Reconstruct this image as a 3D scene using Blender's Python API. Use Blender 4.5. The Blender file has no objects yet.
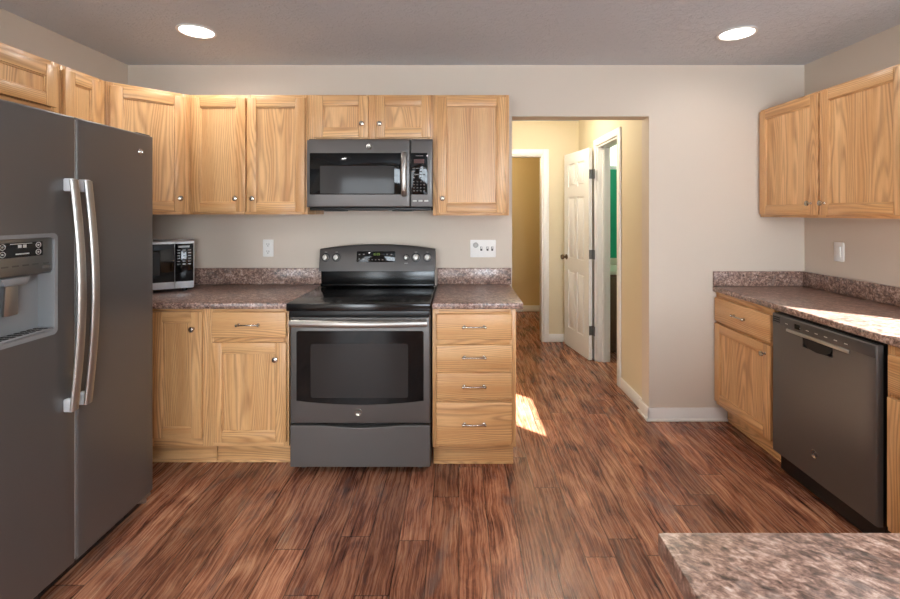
import bpy, bmesh, math, random
from mathutils import Vector, Matrix
random.seed(7)
S = bpy.context.scene
COL = S.collection
PI = math.pi

def srgb(r, g, b):
    f = lambda c: (c / 255 / 12.92) if c <= 10 else ((c / 255 + 0.055) / 1.055) ** 2.4
    return (f(r), f(g), f(b), 1.0)

# ------------------------------------------------------------------ camera, world, sun, exposure
FPX, CX, CY, CAM_H = 450.0, 459.0, 213.0, 1.40
cam_data = bpy.data.cameras.new('camera')
cam = bpy.data.objects.new('camera', cam_data); COL.objects.link(cam)
cam.location = (0, 0, CAM_H); cam.rotation_euler = (PI / 2, 0, 0)
cam_data.sensor_fit = 'HORIZONTAL'; cam_data.sensor_width = 36
cam_data.lens = 36 * FPX / 900
cam_data.shift_x = -(CX - 450) / 900
cam_data.shift_y = (CY - 299.5) / 900
cam_data.clip_start = 0.03
S.camera = cam

world = bpy.data.worlds.new('world'); S.world = world; world.use_nodes = True
world.node_tree.nodes['Background'].inputs[0].default_value = (0.62, 0.78, 1.0, 1)
world.node_tree.nodes['Background'].inputs[1].default_value = 1.6

sun_d = bpy.data.lights.new('sun', 'SUN'); sun_d.energy = 90; sun_d.angle = math.radians(0.6); sun_d.color = (1, 0.98, 0.95)
sun = bpy.data.objects.new('sun', sun_d); COL.objects.link(sun); sun.location = (6, -4, 5)
sun.rotation_euler = Vector((-0.754, 0.656, -0.585)).to_track_quat('-Z', 'Y').to_euler()

S.view_settings.view_transform = 'Standard'; S.view_settings.look = 'None'
S.view_settings.gamma = 1; S.view_settings.use_curve_mapping = False
S.view_settings.exposure = 0.0
PANE_STRENGTH = 27.0
CAN_POWER = 3.0
ADDED_CAN_POWER = 15.0  # for the two unseen downlights added near the camera
HALL_POWER = 22.0
S.cycles.use_denoising = True
S.cycles.max_bounces = 10
S.cycles.diffuse_bounces = 6
S.cycles.sample_clamp_indirect = 6.0

# ------------------------------------------------------------------ materials
def new_mat(name):
    m = bpy.data.materials.new(name); m.use_nodes = True
    nt = m.node_tree
    return m, nt, nt.nodes['Principled BSDF']

class NB:
    """small node builder"""
    def __init__(s, nt): s.nt = nt
    def put(s, inp, v):
        if isinstance(v, bpy.types.NodeSocket): s.nt.links.new(v, inp)
        else: inp.default_value = v
    def math(s, op, a, b=0.0, c=None, clamp=False):
        n = s.nt.nodes.new('ShaderNodeMath'); n.operation = op; n.use_clamp = clamp
        s.put(n.inputs[0], a); s.put(n.inputs[1], b)
        if c is not None: s.put(n.inputs[2], c)
        return n.outputs[0]
    def combine(s, x, y, z=0.0):
        n = s.nt.nodes.new('ShaderNodeCombineXYZ')
        s.put(n.inputs[0], x); s.put(n.inputs[1], y); s.put(n.inputs[2], z); return n.outputs[0]
    def sep(s, v):
        n = s.nt.nodes.new('ShaderNodeSeparateXYZ'); s.put(n.inputs[0], v); return n.outputs
    def coord(s, which):
        return s.nt.nodes.new('ShaderNodeTexCoord').outputs[which]
    def noise(s, vec, scale=1.0, detail=2.0, rough=0.5, dist=0.0):
        n = s.nt.nodes.new('ShaderNodeTexNoise'); s.put(n.inputs['Vector'], vec)
        n.inputs['Scale'].default_value = scale; n.inputs['Detail'].default_value = detail
        n.inputs['Roughness'].default_value = rough; n.inputs['Distortion'].default_value = dist
        return n.outputs[0]
    def white(s, vec):
        n = s.nt.nodes.new('ShaderNodeTexWhiteNoise'); n.noise_dimensions = '3D'; s.put(n.inputs[0], vec); return n.outputs[0]
    def vor(s, vec, scale):
        n = s.nt.nodes.new('ShaderNodeTexVoronoi'); s.put(n.inputs['Vector'], vec); n.inputs['Scale'].default_value = scale
        return n
    def ramp(s, fac, stops, interp='LINEAR'):
        n = s.nt.nodes.new('ShaderNodeValToRGB'); n.color_ramp.interpolation = interp
        el = n.color_ramp.elements
        while len(el) < len(stops): el.new(0.5)
        for e, (p, c) in zip(el, stops): e.position = p; e.color = c
        s.put(n.inputs[0], fac); return n.outputs[0]
    def mix(s, fac, a, b, mode='MIX'):
        n = s.nt.nodes.new('ShaderNodeMix'); n.data_type = 'RGBA'; n.blend_type = mode
        s.put(n.inputs[0], fac); s.put(n.inputs[6], a); s.put(n.inputs[7], b); return n.outputs[2]
    def bump(s, h, strength, dist=0.002):
        n = s.nt.nodes.new('ShaderNodeBump'); n.inputs['Strength'].default_value = strength
        n.inputs['Distance'].default_value = dist; s.put(n.inputs['Height'], h); return n.outputs[0]

def plain(name, col, rough=0.5, metal=0.0, emit=None, estr=0.0, spec=None, coat=0.0):
    m, nt, b = new_mat(name)
    b.inputs['Base Color'].default_value = col; b.inputs['Roughness'].default_value = rough
    b.inputs['Metallic'].default_value = metal
    if spec is not None: b.inputs['Specular IOR Level'].default_value = spec
    if coat: b.inputs['Coat Weight'].default_value = coat; b.inputs['Coat Roughness'].default_value = 0.08
    if emit: b.inputs['Emission Color'].default_value = emit; b.inputs['Emission Strength'].default_value = estr
    # faint procedural unevenness so that no surface is perfectly uniform
    nb = NB(nt); n = nb.noise(nb.coord('Object'), 14, 2)
    nt.links.new(nb.math('MULTIPLY_ADD', n, 0.08, max(0.0, rough - 0.04)), b.inputs['Roughness'])
    return m

def wood(name, light, mid, dark, tone=0.10):
    m, nt, b = new_mat(name); nb = NB(nt)
    u, v, _ = nb.sep(nb.coord('UV'))
    board = nb.math('FLOOR', nb.math('MULTIPLY', nb.math('ADD', u, 10.0), 0.05))
    bid = nb.math('MULTIPLY', board, 3.71)
    # cathedral figure: contour lines of a stretched field
    fig = nb.noise(nb.combine(nb.math('MULTIPLY', u, 0.9), nb.math('MULTIPLY', v, 7.0), bid), 1.0, 1.5, 0.45)
    w2 = nb.white(nb.combine(board, 5.3, 8.9))
    lin = nb.math('MULTIPLY', v, nb.math('MULTIPLY_ADD', nb.math('POWER', w2, 2.0), 800.0, 90.0))
    rings = nb.math('MULTIPLY_ADD', nb.math('SINE', nb.math('ADD', lin, nb.math('MULTIPLY', fig, 105.0))), 0.5, 0.5)
    rings = nb.math('POWER', rings, 1.8)
    streak = nb.noise(nb.combine(nb.math('MULTIPLY', u, 2.2), nb.math('MULTIPLY', v, 80.0), bid), 1.0, 3.0, 0.6)
    pores = nb.noise(nb.combine(nb.math('MULTIPLY', u, 14.0), nb.math('MULTIPLY', v, 420.0), bid), 1.0, 2.0, 0.6)
    broad = nb.noise(nb.combine(nb.math('MULTIPLY', u, 1.0), nb.math('MULTIPLY', v, 14.0), bid), 1.0, 1.0)
    base = nb.ramp(nb.math('ADD', nb.math('MULTIPLY', broad, 0.55), nb.math('MULTIPLY', streak, 0.45)),
                   [(0.33, mid), (0.60, light)])
    g = nb.math('MULTIPLY', rings, nb.math('MULTIPLY_ADD', streak, 1.3, -0.25, clamp=True), clamp=True)
    c = nb.mix(nb.math('MULTIPLY', g, 0.95), base, dark)
    p = nb.math('MULTIPLY', nb.math('SUBTRACT', pores, 0.56), 4.0, clamp=True)
    c = nb.mix(nb.math('MULTIPLY', p, 0.42), c, dark)
    w = nb.white(nb.combine(board, 1.7, 3.1))
    c = nb.mix(1.0, c, nb.combine(*[nb.math('MULTIPLY_ADD', w, tone * k, 1.0 - tone * k / 2) for k in (1.0, 1.25, 1.6)]), 'MULTIPLY')
    nt.links.new(c, b.inputs['Base Color'])
    b.inputs['Roughness'].default_value = 0.38
    b.inputs['Coat Weight'].default_value = 0.12; b.inputs['Coat Roughness'].default_value = 0.25
    nt.links.new(nb.bump(nb.math('ADD', p, rings), 0.10, 0.0006), b.inputs['Normal'])
    return m

M = {}
M['oak'] = wood('oak', srgb(229, 184, 130), srgb(204, 151, 96), srgb(130, 76, 36))
M['vanity_wood'] = wood('dark_oak', srgb(120, 88, 62), srgb(96, 68, 48), srgb(60, 40, 28))

def laminate():
    m, nt, b = new_mat('speckled_laminate'); nb = NB(nt)
    p = nb.coord('Object')
    x, y, z = nb.sep(p)
    q = nb.combine(nb.math('MULTIPLY', nb.math('ADD', x, nb.math('MULTIPLY', y, 0.5)), 1.0), nb.math('MULTIPLY', y, 1.0), z)
    a = nb.noise(q, 70, 5, 0.66, 0.6)
    bb = nb.noise(q, 24, 4, 0.6, 1.1)
    c2 = nb.noise(q, 110, 3, 0.6)
    f = nb.math('ADD', nb.math('MULTIPLY', a, 0.5), nb.math('ADD', nb.math('MULTIPLY', bb, 0.28), nb.math('MULTIPLY', c2, 0.24)))
    col = nb.ramp(f, [(0.39, srgb(58, 44, 38)), (0.465, srgb(112, 86, 76)), (0.52, srgb(152, 122, 109)),
                      (0.57, srgb(186, 158, 144)), (0.65, srgb(214, 200, 191))])
    grey = nb.math('MULTIPLY', nb.math('SUBTRACT', nb.noise(q, 26, 3, 0.6, 0.8), 0.53), 7.0, clamp=True)
    col = nb.mix(nb.math('MULTIPLY', grey, 0.55), col, srgb(104, 100, 98))
    nt.links.new(col, b.inputs['Base Color'])
    b.inputs['Roughness'].default_value = 0.28; b.inputs['Specular IOR Level'].default_value = 0.65
    nt.links.new(nb.bump(a, 0.05, 0.0004), b.inputs['Normal'])
    return m
M['laminate'] = laminate()

def planks():
    m, nt, b = new_mat('scraped_wood_planks'); nb = NB(nt)
    x, y, z = nb.sep(nb.coord('Object'))
    W, L = 0.128, 1.22
    col_i = nb.math('FLOOR', nb.math('DIVIDE', x, W))
    sh = nb.math('MULTIPLY', nb.white(nb.combine(col_i, 0.3, 0.9)), L)
    yy = nb.math('DIVIDE', nb.math('ADD', y, sh), L)
    row_i = nb.math('FLOOR', yy)
    pid = nb.white(nb.combine(col_i, row_i, 0.5))
    off = nb.math('MULTIPLY', pid, 37.0)
    wob = nb.math('MULTIPLY', nb.math('SUBTRACT', nb.noise(nb.combine(nb.math('MULTIPLY', x, 5), nb.math('MULTIPLY', y, 5), off), 1, 2), 0.5), 0.035)
    xw = nb.math('ADD', x, wob)
    streak = nb.noise(nb.combine(nb.math('MULTIPLY', xw, 95), nb.math('MULTIPLY', y, 3.0), off), 1, 4, 0.62, 0.5)
    fine = nb.noise(nb.combine(nb.math('MULTIPLY', xw, 240), nb.math('MULTIPLY', y, 8.0), off), 1, 3, 0.65, 0.4)
    blot = nb.noise(nb.combine(nb.math('MULTIPLY', x, 9), nb.math('MULTIPLY', y, 3.2), off), 1, 4, 0.65, 1.2)
    f = nb.math('ADD', nb.math('MULTIPLY', streak, 0.32), nb.math('MULTIPLY', fine, 0.30))
    f = nb.math('ADD', f, nb.math('MULTIPLY', blot, 0.38))
    col = nb.ramp(f, [(0.37, srgb(58, 32, 28)), (0.44, srgb(112, 66, 50)), (0.505, srgb(162, 106, 80)), (0.56, srgb(186, 130, 100)), (0.64, srgb(214, 166, 128))])
    wn = nb.noise(nb.combine(nb.math('MULTIPLY', x, 7), nb.math('MULTIPLY', y, 2.4), 4.0), 1, 5, 0.7, 0.8)
    worn = nb.math('MULTIPLY', nb.math('SUBTRACT', wn, 0.56), 9.0, clamp=True)
    col = nb.mix(nb.math('MULTIPLY', worn, nb.math('MULTIPLY_ADD', fine, 1.2, -0.1, clamp=True)), col, srgb(92, 86, 86))
    tone = nb.math('MULTIPLY_ADD', pid, 0.5, 0.64)
    col = nb.mix(1.0, col, nb.combine(tone, tone, tone), 'MULTIPLY')
    fx = nb.math('FRACT', nb.math('DIVIDE', x, W)); fy = nb.math('FRACT', yy)
    ex = nb.math('MINIMUM', fx, nb.math('SUBTRACT', 1.0, fx)); ey = nb.math('MINIMUM', fy, nb.math('SUBTRACT', 1.0, fy))
    seam = nb.math('MAXIMUM', nb.math('LESS_THAN', ex, 0.018), nb.math('LESS_THAN', ey, 0.0018))
    col = nb.mix(nb.math('MULTIPLY', seam, 0.75), col, srgb(38, 20, 14))
    nt.links.new(col, b.inputs['Base Color'])
    nt.links.new(nb.math('MULTIPLY_ADD', streak, 0.2, 0.17), b.inputs['Roughness'])
    b.inputs['Specular IOR Level'].default_value = 0.5
    h = nb.math('SUBTRACT', nb.math('ADD', streak, nb.math('MULTIPLY', blot, 0.8)), nb.math('MULTIPLY', seam, 0.8))
    nt.links.new(nb.bump(h, 0.3, 0.003), b.inputs['Normal'])
    return m
M['planks'] = planks()

def paint(name, col, bump=0.08, scale=160):
    m, nt, b = new_mat(name); nb = NB(nt)
    n = nb.noise(nb.coord('Object'), scale, 3)
    c = nb.noise(nb.coord('Object'), 0.9, 2)
    d = tuple(k * 0.95 for k in col[:3]) + (1,)
    nt.links.new(nb.mix(c, d, col), b.inputs['Base Color'])
    b.inputs['Roughness'].default_value = 0.7
    nt.links.new(nb.bump(n, bump, 0.001), b.inputs['Normal'])
    return m
M['wall'] = paint('beige_wall_paint', srgb(211, 198, 183))
M['hall_wall'] = paint('tan_wall_paint', srgb(214, 200, 170))
M['far_wall'] = paint('ochre_wall_paint', srgb(212, 184, 132))
M['green_wall'] = paint('green_wall_paint', srgb(20, 160, 118))
M['trim'] = plain('white_trim_paint', srgb(232, 230, 226), 0.35)

def ceiling_mat():
    m, nt, b = new_mat('textured_ceiling'); nb = NB(nt)
    p = nb.coord('Object')
    n1 = nb.noise(p, 34, 5, 0.65, 0.8); n2 = nb.noise(p, 95, 3, 0.6)
    h = nb.math('ADD', nb.math('MULTIPLY', nb.math('SUBTRACT', n1, 0.47), 5.0, clamp=True), nb.math('MULTIPLY', n2, 0.5))
    b.inputs['Base Color'].default_value = srgb(204, 209, 216); b.inputs['Roughness'].default_value = 0.85
    nt.links.new(nb.bump(h, 0.7, 0.005), b.inputs['Normal'])
    return m
M['ceiling'] = ceiling_mat()

def brushed(name, col, rough, metal=0.85, axis=0):
    m, nt, b = new_mat(name); nb = NB(nt)
    x, y, z = nb.sep(nb.coord('Object'))
    v = nb.combine(nb.math('MULTIPLY', x, 3 if axis == 0 else 400), nb.math('MULTIPLY', y, 100), nb.math('MULTIPLY', z, 400 if axis == 0 else 3))
    n = nb.noise(v, 1, 3)
    b.inputs['Base Color'].default_value = col; b.inputs['Metallic'].default_value = metal
    nt.links.new(nb.math('MULTIPLY_ADD', n, 0.10, rough - 0.05), b.inputs['Roughness'])
    nt.links.new(nb.bump(n, 0.03, 0.0003), b.inputs['Normal'])
    return m
M['slate'] = brushed('slate_steel', srgb(103, 100, 98), 0.38, 0.5)
M['slate_dark'] = brushed('dark_slate_steel', srgb(84, 81, 80), 0.36, 0.5)
M['slate_fridge'] = brushed('fridge_slate_steel', srgb(102, 99, 97), 0.36, 0.35)
M['steel'] = brushed('bright_steel', srgb(176, 173, 168), 0.32, 0.9)
M['grey_steel'] = brushed('grey_steel', srgb(138, 138, 136), 0.33, 0.9)
M['silver'] = plain('silver_plastic', srgb(206, 208, 210), 0.3, 0.25)
M['dispenser_grey'] = plain('dispenser_grey', srgb(136, 138, 140), 0.38, 0.0)
M['nickel'] = plain('brushed_nickel', srgb(190, 184, 174), 0.25, 1.0)
M['chrome'] = plain('chrome', srgb(222, 222, 222), 0.12, 1.0)
M['bronze'] = plain('aged_bronze', srgb(112, 92, 70), 0.35, 1.0)
M['black'] = plain('black_plastic', srgb(18, 18, 19), 0.4)
M['black_glass'] = plain('black_glass', srgb(16, 16, 17), 0.06, 0.0, spec=0.25)
M['cooktop_glass'] = plain('cooktop_glass', srgb(12, 12, 13), 0.14, 0.0, spec=0.5)
M['riser_glass'] = plain('riser_black', srgb(14, 14, 15), 0.22, 0.0, spec=0.4)
M['oven_window'] = plain('oven_window_glass', srgb(50, 47, 46), 0.08, 0.0, spec=0.15)
M['dark'] = plain('dark_recess', srgb(12, 11, 11), 0.7)
M['body_dark'] = plain('charcoal_case', srgb(48, 47, 47), 0.5)
M['white'] = plain('white_plastic', srgb(236, 234, 230), 0.35)
M['mark'] = plain('pale_marking', srgb(190, 190, 186), 0.5)
M['slot'] = plain('dark_slot', srgb(40, 38, 36), 0.6)
M['cream'] = plain('cream_top', srgb(226, 220, 200), 0.3)
M['lens'] = plain('lamp_lens', srgb(255, 255, 255), 0.5, emit=(1, 0.97, 0.92, 1), estr=9.0)
M['digits'] = plain('green_digits', srgb(40, 60, 20), 0.5, emit=srgb(150, 190, 60), estr=0.5)
M['digits_red'] = plain('amber_digits', srgb(40, 14, 8), 0.5, emit=srgb(150, 50, 25), estr=0.12)
M['daylight'] = plain('daylit_pane', srgb(230, 240, 250), 0.3, emit=(0.80, 0.91, 1.0, 1), estr=PANE_STRENGTH)  # emission for the added window behind the peninsula
M['daylight_dim'] = plain('daylit_small_pane', srgb(230, 240, 250), 0.3, emit=(0.86, 0.94, 1.0, 1), estr=PANE_STRENGTH * 0.4)
M['frosted'] = plain('frosted_pane', srgb(235, 240, 220), 0.3, emit=(0.93, 1.0, 0.80, 1), estr=1.5)
def glass():
    m, nt, b = new_mat('clear_glass')
    nt.nodes.remove(b)
    out = nt.nodes['Material Output']
    t = nt.nodes.new('ShaderNodeBsdfTransparent'); g = nt.nodes.new('ShaderNodeBsdfGlossy'); g.inputs['Roughness'].default_value = 0.02
    mx = nt.nodes.new('ShaderNodeMixShader'); fr = nt.nodes.new('ShaderNodeFresnel'); fr.inputs[0].default_value = 1.3
    nt.links.new(fr.outputs[0], mx.inputs[0]); nt.links.new(t.outputs[0], mx.inputs[1]); nt.links.new(g.outputs[0], mx.inputs[2])
    nt.links.new(mx.outputs[0], out.inputs[0])
    return m
M['glass'] = glass()

# ------------------------------------------------------------------ mesh helpers (a part's front faces -Y in its own frame)
def newbm():
    bm = bmesh.new(); bm.loops.layers.uv.new('UVMap'); return bm

def join(bm, t):
    me = bpy.data.meshes.new('t'); t.to_mesh(me); t.free(); bm.from_mesh(me); bpy.data.meshes.remove(me)

def box(bm, x0, x1, y0, y1, z0, z1, bev=0.0, grain=2, seg=2, xf=None):
    t = newbm()
    bmesh.ops.create_cube(t, size=1)
    for v in t.verts:
        v.co = Vector(((x0 + x1) / 2 + v.co.x * (x1 - x0), (y0 + y1) / 2 + v.co.y * (y1 - y0), (z0 + z1) / 2 + v.co.z * (z1 - z0)))
    if bev > 0:
        bmesh.ops.bevel(t, geom=t.edges[:], offset=min(bev, 0.45 * min(x1 - x0, y1 - y0, z1 - z0)), segments=seg, profile=0.5, affect='EDGES')
    uvs(t, grain)
    if xf: bmesh.ops.transform(t, matrix=xf, verts=t.verts)
    join(bm, t)

def uvs(t, grain):
    uv = t.loops.layers.uv.verify()
    ou = 20 * random.randint(1, 60) + random.uniform(-4, 4); ov = random.uniform(-50, 50)
    t.normal_update()
    for f in t.faces:
        n = max(range(3), key=lambda i: abs(f.normal[i]))
        if n == grain: a, b_ = [i for i in range(3) if i != n]
        else:
            a = grain; b_ = [i for i in range(3) if i not in (n, grain)][0]
        for l in f.loops: l[uv].uv = (l.vert.co[a] + ou, l.vert.co[b_] + ov)

def prism(bm, poly, z0, z1, bev=0.0, grain=2, axis=2):
    """extrude a polygon; axis 2: poly in x,y along z; axis 1: poly in x,z along y; axis 0: poly in y,z along x"""
    t = newbm()
    def P(p, h):
        return {2: (p[0], p[1], h), 1: (p[0], h, p[1]), 0: (h, p[0], p[1])}[axis]
    lo = [t.verts.new(P(p, z0)) for p in poly]; hi = [t.verts.new(P(p, z1)) for p in poly]
    t.faces.new(lo); t.faces.new(hi)
    n = len(poly)
    for i in range(n): t.faces.new((lo[i], lo[(i + 1) % n], hi[(i + 1) % n], hi[i]))
    bmesh.ops.recalc_face_normals(t, faces=t.faces)
    if bev > 0: bmesh.ops.bevel(t, geom=t.edges[:], offset=bev, segments=2, profile=0.5, affect='EDGES')
    uvs(t, grain); join(bm, t)

def rrect(x0, x1, z0, z1, r, n=5):
    pts = []
    for cx, cz, a0 in ((x1 - r, z0 + r, -90), (x1 - r, z1 - r, 0), (x0 + r, z1 - r, 90), (x0 + r, z0 + r, 180)):
        for k in range(n + 1):
            a = math.radians(a0 + 90 * k / n); pts.append((cx + r * math.cos(a), cz + r * math.sin(a)))
    return pts

def plate(bm, x0, x1, z0, z1, y0, y1, r=0.006, bev=0.0):
    prism(bm, rrect(x0, x1, z0, z1, r), y0, y1, bev, axis=1)

def lathe(bm, prof, c=(0, 0, 0), d=(0, -1, 0), seg=20):
    """prof: (radius, distance along d)"""
    t = newbm(); d = Vector(d).normalized(); q = Vector((0, 0, 1)).rotation_difference(d)
    rings = []
    for r, h in prof:
        rings.append([t.verts.new(Vector(c) + q @ Vector((r * math.cos(2 * PI * k / seg), r * math.sin(2 * PI * k / seg), h))) for k in range(seg)])
    for a, b_ in zip(rings, rings[1:]):
        for k in range(seg): t.faces.new((a[k], a[(k + 1) % seg], b_[(k + 1) % seg], b_[k]))
    t.faces.new(rings[0][::-1]); t.faces.new(rings[-1])
    bmesh.ops.recalc_face_normals(t, faces=t.faces); uvs(t, 2); join(bm, t)

def tube(bm, pts, r, seg=10, flat=None):
    """round (or elliptic: r across x, flat across depth) bar along points"""
    t = newbm(); pts = [Vector(p) for p in pts]; rings = []
    for i, p in enumerate(pts):
        d = (pts[min(i + 1, len(pts) - 1)] - pts[max(i - 1, 0)]).normalized()
        ref = Vector((1, 0, 0)) if abs(d.x) < 0.8 else Vector((0, 0, 1))
        a = (ref - d * ref.dot(d)).normalized(); b_ = d.cross(a)
        rr = r[i] if isinstance(r, (list, tuple)) else r
        rings.append([t.verts.new(p + a * rr * math.cos(2 * PI * k / seg) + b_ * (flat or rr) * math.sin(2 * PI * k / seg)) for k in range(seg)])
    for a, b_ in zip(rings, rings[1:]):
        for k in range(seg): t.faces.new((a[k], a[(k + 1) % seg], b_[(k + 1) % seg], b_[k]))
    t.faces.new(rings[0]); t.faces.new(rings[-1])
    bmesh.ops.recalc_face_normals(t, faces=t.faces); uvs(t, 2); join(bm, t)

def slab(bm, x0, x1, z0, z1, yf, yb, r=0.008, hole=None, hd=0.08, curve=None):
    """door slab with a rounded rim, optionally bowed by curve(x), with a recess hole=(x0,x1,z0,z1)"""
    t = newbm()
    def lines(a, b_, extra, n):
        l = {a, a + r * 0.12, a + r * 0.4, a + r, b_ - r, b_ - r * 0.4, b_ - r * 0.12, b_, *extra}
        l |= {a + r + (b_ - a - 2 * r) * k / n for k in range(1, n)}
        return sorted(l)
    xs = lines(x0, x1, hole[:2] if hole else [], 10); zs = lines(z0, z1, hole[2:] if hole else [], 2)
    def rim(d): return 0 if d >= r else r - math.sqrt(max(0, r * r - (r - d) ** 2))
    def Y(x, z):
        return yf + (curve(x) if curve else 0) + max(rim(min(x - x0, x1 - x)), rim(min(z - z0, z1 - z)))
    V = [[t.verts.new((x, Y(x, z), z)) for z in zs] for x in xs]
    nx, nz = len(xs), len(zs)
    for i in range(nx - 1):
        for j in range(nz - 1):
            if hole and hole[0] - 1e-6 <= xs[i] < hole[1] - 1e-6 and hole[2] - 1e-6 <= zs[j] < hole[3] - 1e-6: continue
            t.faces.new((V[i][j], V[i + 1][j], V[i + 1][j + 1], V[i][j + 1]))
    loop = [V[i][0] for i in range(nx)] + [V[nx - 1][j] for j in range(1, nz)] + [V[i][nz - 1] for i in range(nx - 2, -1, -1)] + [V[0][j] for j in range(nz - 2, 0, -1)]
    back = [t.verts.new((v.co.x, yb, v.co.z)) for v in loop]
    n = len(loop)
    for k in range(n): t.faces.new((loop[k], loop[(k + 1) % n], back[(k + 1) % n], back[k]))
    t.faces.new(back)
    if hole:
        ix = [i for i in range(nx) if hole[0] - 1e-6 <= xs[i] <= hole[1] + 1e-6]; jz = [j for j in range(nz) if hole[2] - 1e-6 <= zs[j] <= hole[3] + 1e-6]
        hl = [V[i][jz[0]] for i in ix] + [V[ix[-1]][j] for j in jz[1:]] + [V[i][jz[-1]] for i in ix[-2::-1]] + [V[ix[0]][j] for j in jz[-2:0:-1]]
        hb = [t.verts.new((v.co.x, yf + hd, v.co.z)) for v in hl]
        for k in range(len(hl)): t.faces.new((hl[k], hl[(k + 1) % len(hl)], hb[(k + 1) % len(hl)], hb[k]))
        t.faces.new(hb)
    bmesh.ops.recalc_face_normals(t, faces=t.faces); uvs(t, 2); join(bm, t)

def obj(name, bm, mat, parent=None, smooth=True):
    me = bpy.data.meshes.new(name); bm.to_mesh(me); bm.free()
    me.materials.append(mat)
    if smooth:
        me.polygons.foreach_set('use_smooth', [True] * len(me.polygons)); me.set_sharp_from_angle(angle=math.radians(40))
    o = bpy.data.objects.new(name, me); COL.objects.link(o)
    if parent: o.parent = parent
    return o

def pieces(name, bm, mat, parent):
    """every loose piece becomes a part of its own"""
    todo = set(bm.verts); out = []
    while todo:
        v = todo.pop(); isl = [v]; st = [v]
        while st:
            for e in st.pop().link_edges:
                for q in e.verts:
                    if q in todo: todo.discard(q); isl.append(q); st.append(q)
        c = newbm(); mp = {q: c.verts.new(q.co) for q in isl}
        for f in {f for q in isl for f in q.link_faces}: c.faces.new([mp[q] for q in f.verts])
        bmesh.ops.recalc_face_normals(c, faces=c.faces)
        out.append(obj(name, c, mat, parent))
    bm.free(); return out

def thing(name, label, cat, loc=(0, 0, 0), rot=0.0, group=None):
    o = bpy.data.objects.new(name, None); COL.objects.link(o)
    o.empty_display_size = 0.1
    o.location = loc; o.rotation_euler = (0, 0, rot); o['label'] = label; o['category'] = cat
    if group: o['group'] = group
    return o

def struct(name, bm, mat, parent=None, label=None):
    o = obj(name, bm, mat, parent)
    if not parent: o['kind'] = 'structure'
    if label: o['label'] = label
    return o

# ------------------------------------------------------------------ room dimensions
XL, XR, YB, YF, H = -2.236, 2.334, 3.04, -2.6, 2.40     # left, right, back (range) wall, wall behind the camera, ceiling
OX0, OX1, OZ = 0.358, 1.284, 2.052                     # opening into the hall
T = 0.12
HX0, HX1, HY = 0.22, 1.30, 4.89                        # hall: left and right wall, far wall
BD0, BD1 = 3.66, 4.24                                  # bathroom doorway in the hall's right wall
WY0, WY1, WZ0, WZ1 = 1.15, 1.86, 1.08, 1.98            # window in the right wall

b = newbm(); box(b, -2.6, 3.2, -2.9, 6.7, -0.05, 0); struct('floor', b, M['planks'])
b = newbm(); box(b, -2.6, 3.2, -2.9, 6.7, H, H + 0.08); struct('ceiling', b, M['ceiling'])
b = newbm()
box(b, XL - T, OX0, YB, YB + T, 0, H); box(b, OX0, OX1, YB, YB + T, OZ, H); box(b, OX1, XR + T, YB, YB + T, 0, H)
struct('wall_back', b, M['wall'])
b = newbm(); box(b, XL - T, XL, YF, YB, 0, H); struct('wall_left', b, M['wall'])
b = newbm()
box(b, XR, XR + T, YF, WY0, 0, H); box(b, XR, XR + T, WY1, YB, 0, H)
box(b, XR, XR + T, WY0, WY1, 0, WZ0); box(b, XR, XR + T, WY0, WY1, WZ1, H)
struct('wall_right', b, M['wall'])
b = newbm()   # wall behind the camera with a patio door and a window added for light
PD = (-2.10, -1.10, 0.0, 2.05); PW = (0.30, 1.95, 0.95, 2.05)
box(b, XL - T, PD[0], YF - T, YF, 0, H); box(b, PD[0], PD[1], YF - T, YF, PD[3], H); box(b, PD[1], PW[0], YF - T, YF, 0, H)
box(b, PW[0], PW[1], YF - T, YF, 0, PW[2]); box(b, PW[0], PW[1], YF - T, YF, PW[3], H); box(b, PW[1], XR + T, YF - T, YF, 0, H)
struct('wall_front', b, M['wall'])
# hall
b = newbm(); box(b, HX0 - T, HX0, YB + T, HY, 0, H); struct('wall_hall_left', b, M['hall_wall'])
b = newbm()
box(b, HX1, HX1 + T, YB + T, BD0, 0, H); box(b, HX1, HX1 + T, BD1, HY, 0, H); box(b, HX1, HX1 + T, BD0, BD1, 2.03, H)
struct('wall_hall_right', b, M['hall_wall'])
FD0, FD1 = 0.22, 0.913
b = newbm()
box(b, FD1, HX1 + T, HY, HY + T, 0, H); box(b, HX0, FD1, HY, HY + T, 2.03, H); box(b, -0.72, HX0, HY, HY + T, 0, H)
struct('wall_hall_far', b, M['hall_wall'])
b = newbm(); box(b, -0.6, 2.0, 6.40, 6.52, 0, H); box(b, -0.72, -0.6, HY + T, 6.40, 0, H); box(b, 1.9, 2.0, HY + T, 6.40, 0, H)
struct('wall_far_room', b, M['far_wall'])
# bathroom
b = newbm(); box(b, HX1 + T, 1.5, 5.011, 5.14, 0, H); box(b, 1.5, 2.2, 5.011, 5.14, 0, 1.885); box(b, 1.5, 2.2, 5.011, 5.14, 2.33, H); box(b, 2.2, 3.0, 5.011, 5.14, 0, H); box(b, 2.9, 3.0, YB, 5.011, 0, H); box(b, XR + T, 2.9, YB, YB + T, 0, H); box(b, HX1 + T + 0.001, HX1 + T + 0.006, BD1 + 0.10, 5.01, 0, H)
struct('wall_bathroom', b, M['green_wall'])

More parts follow.
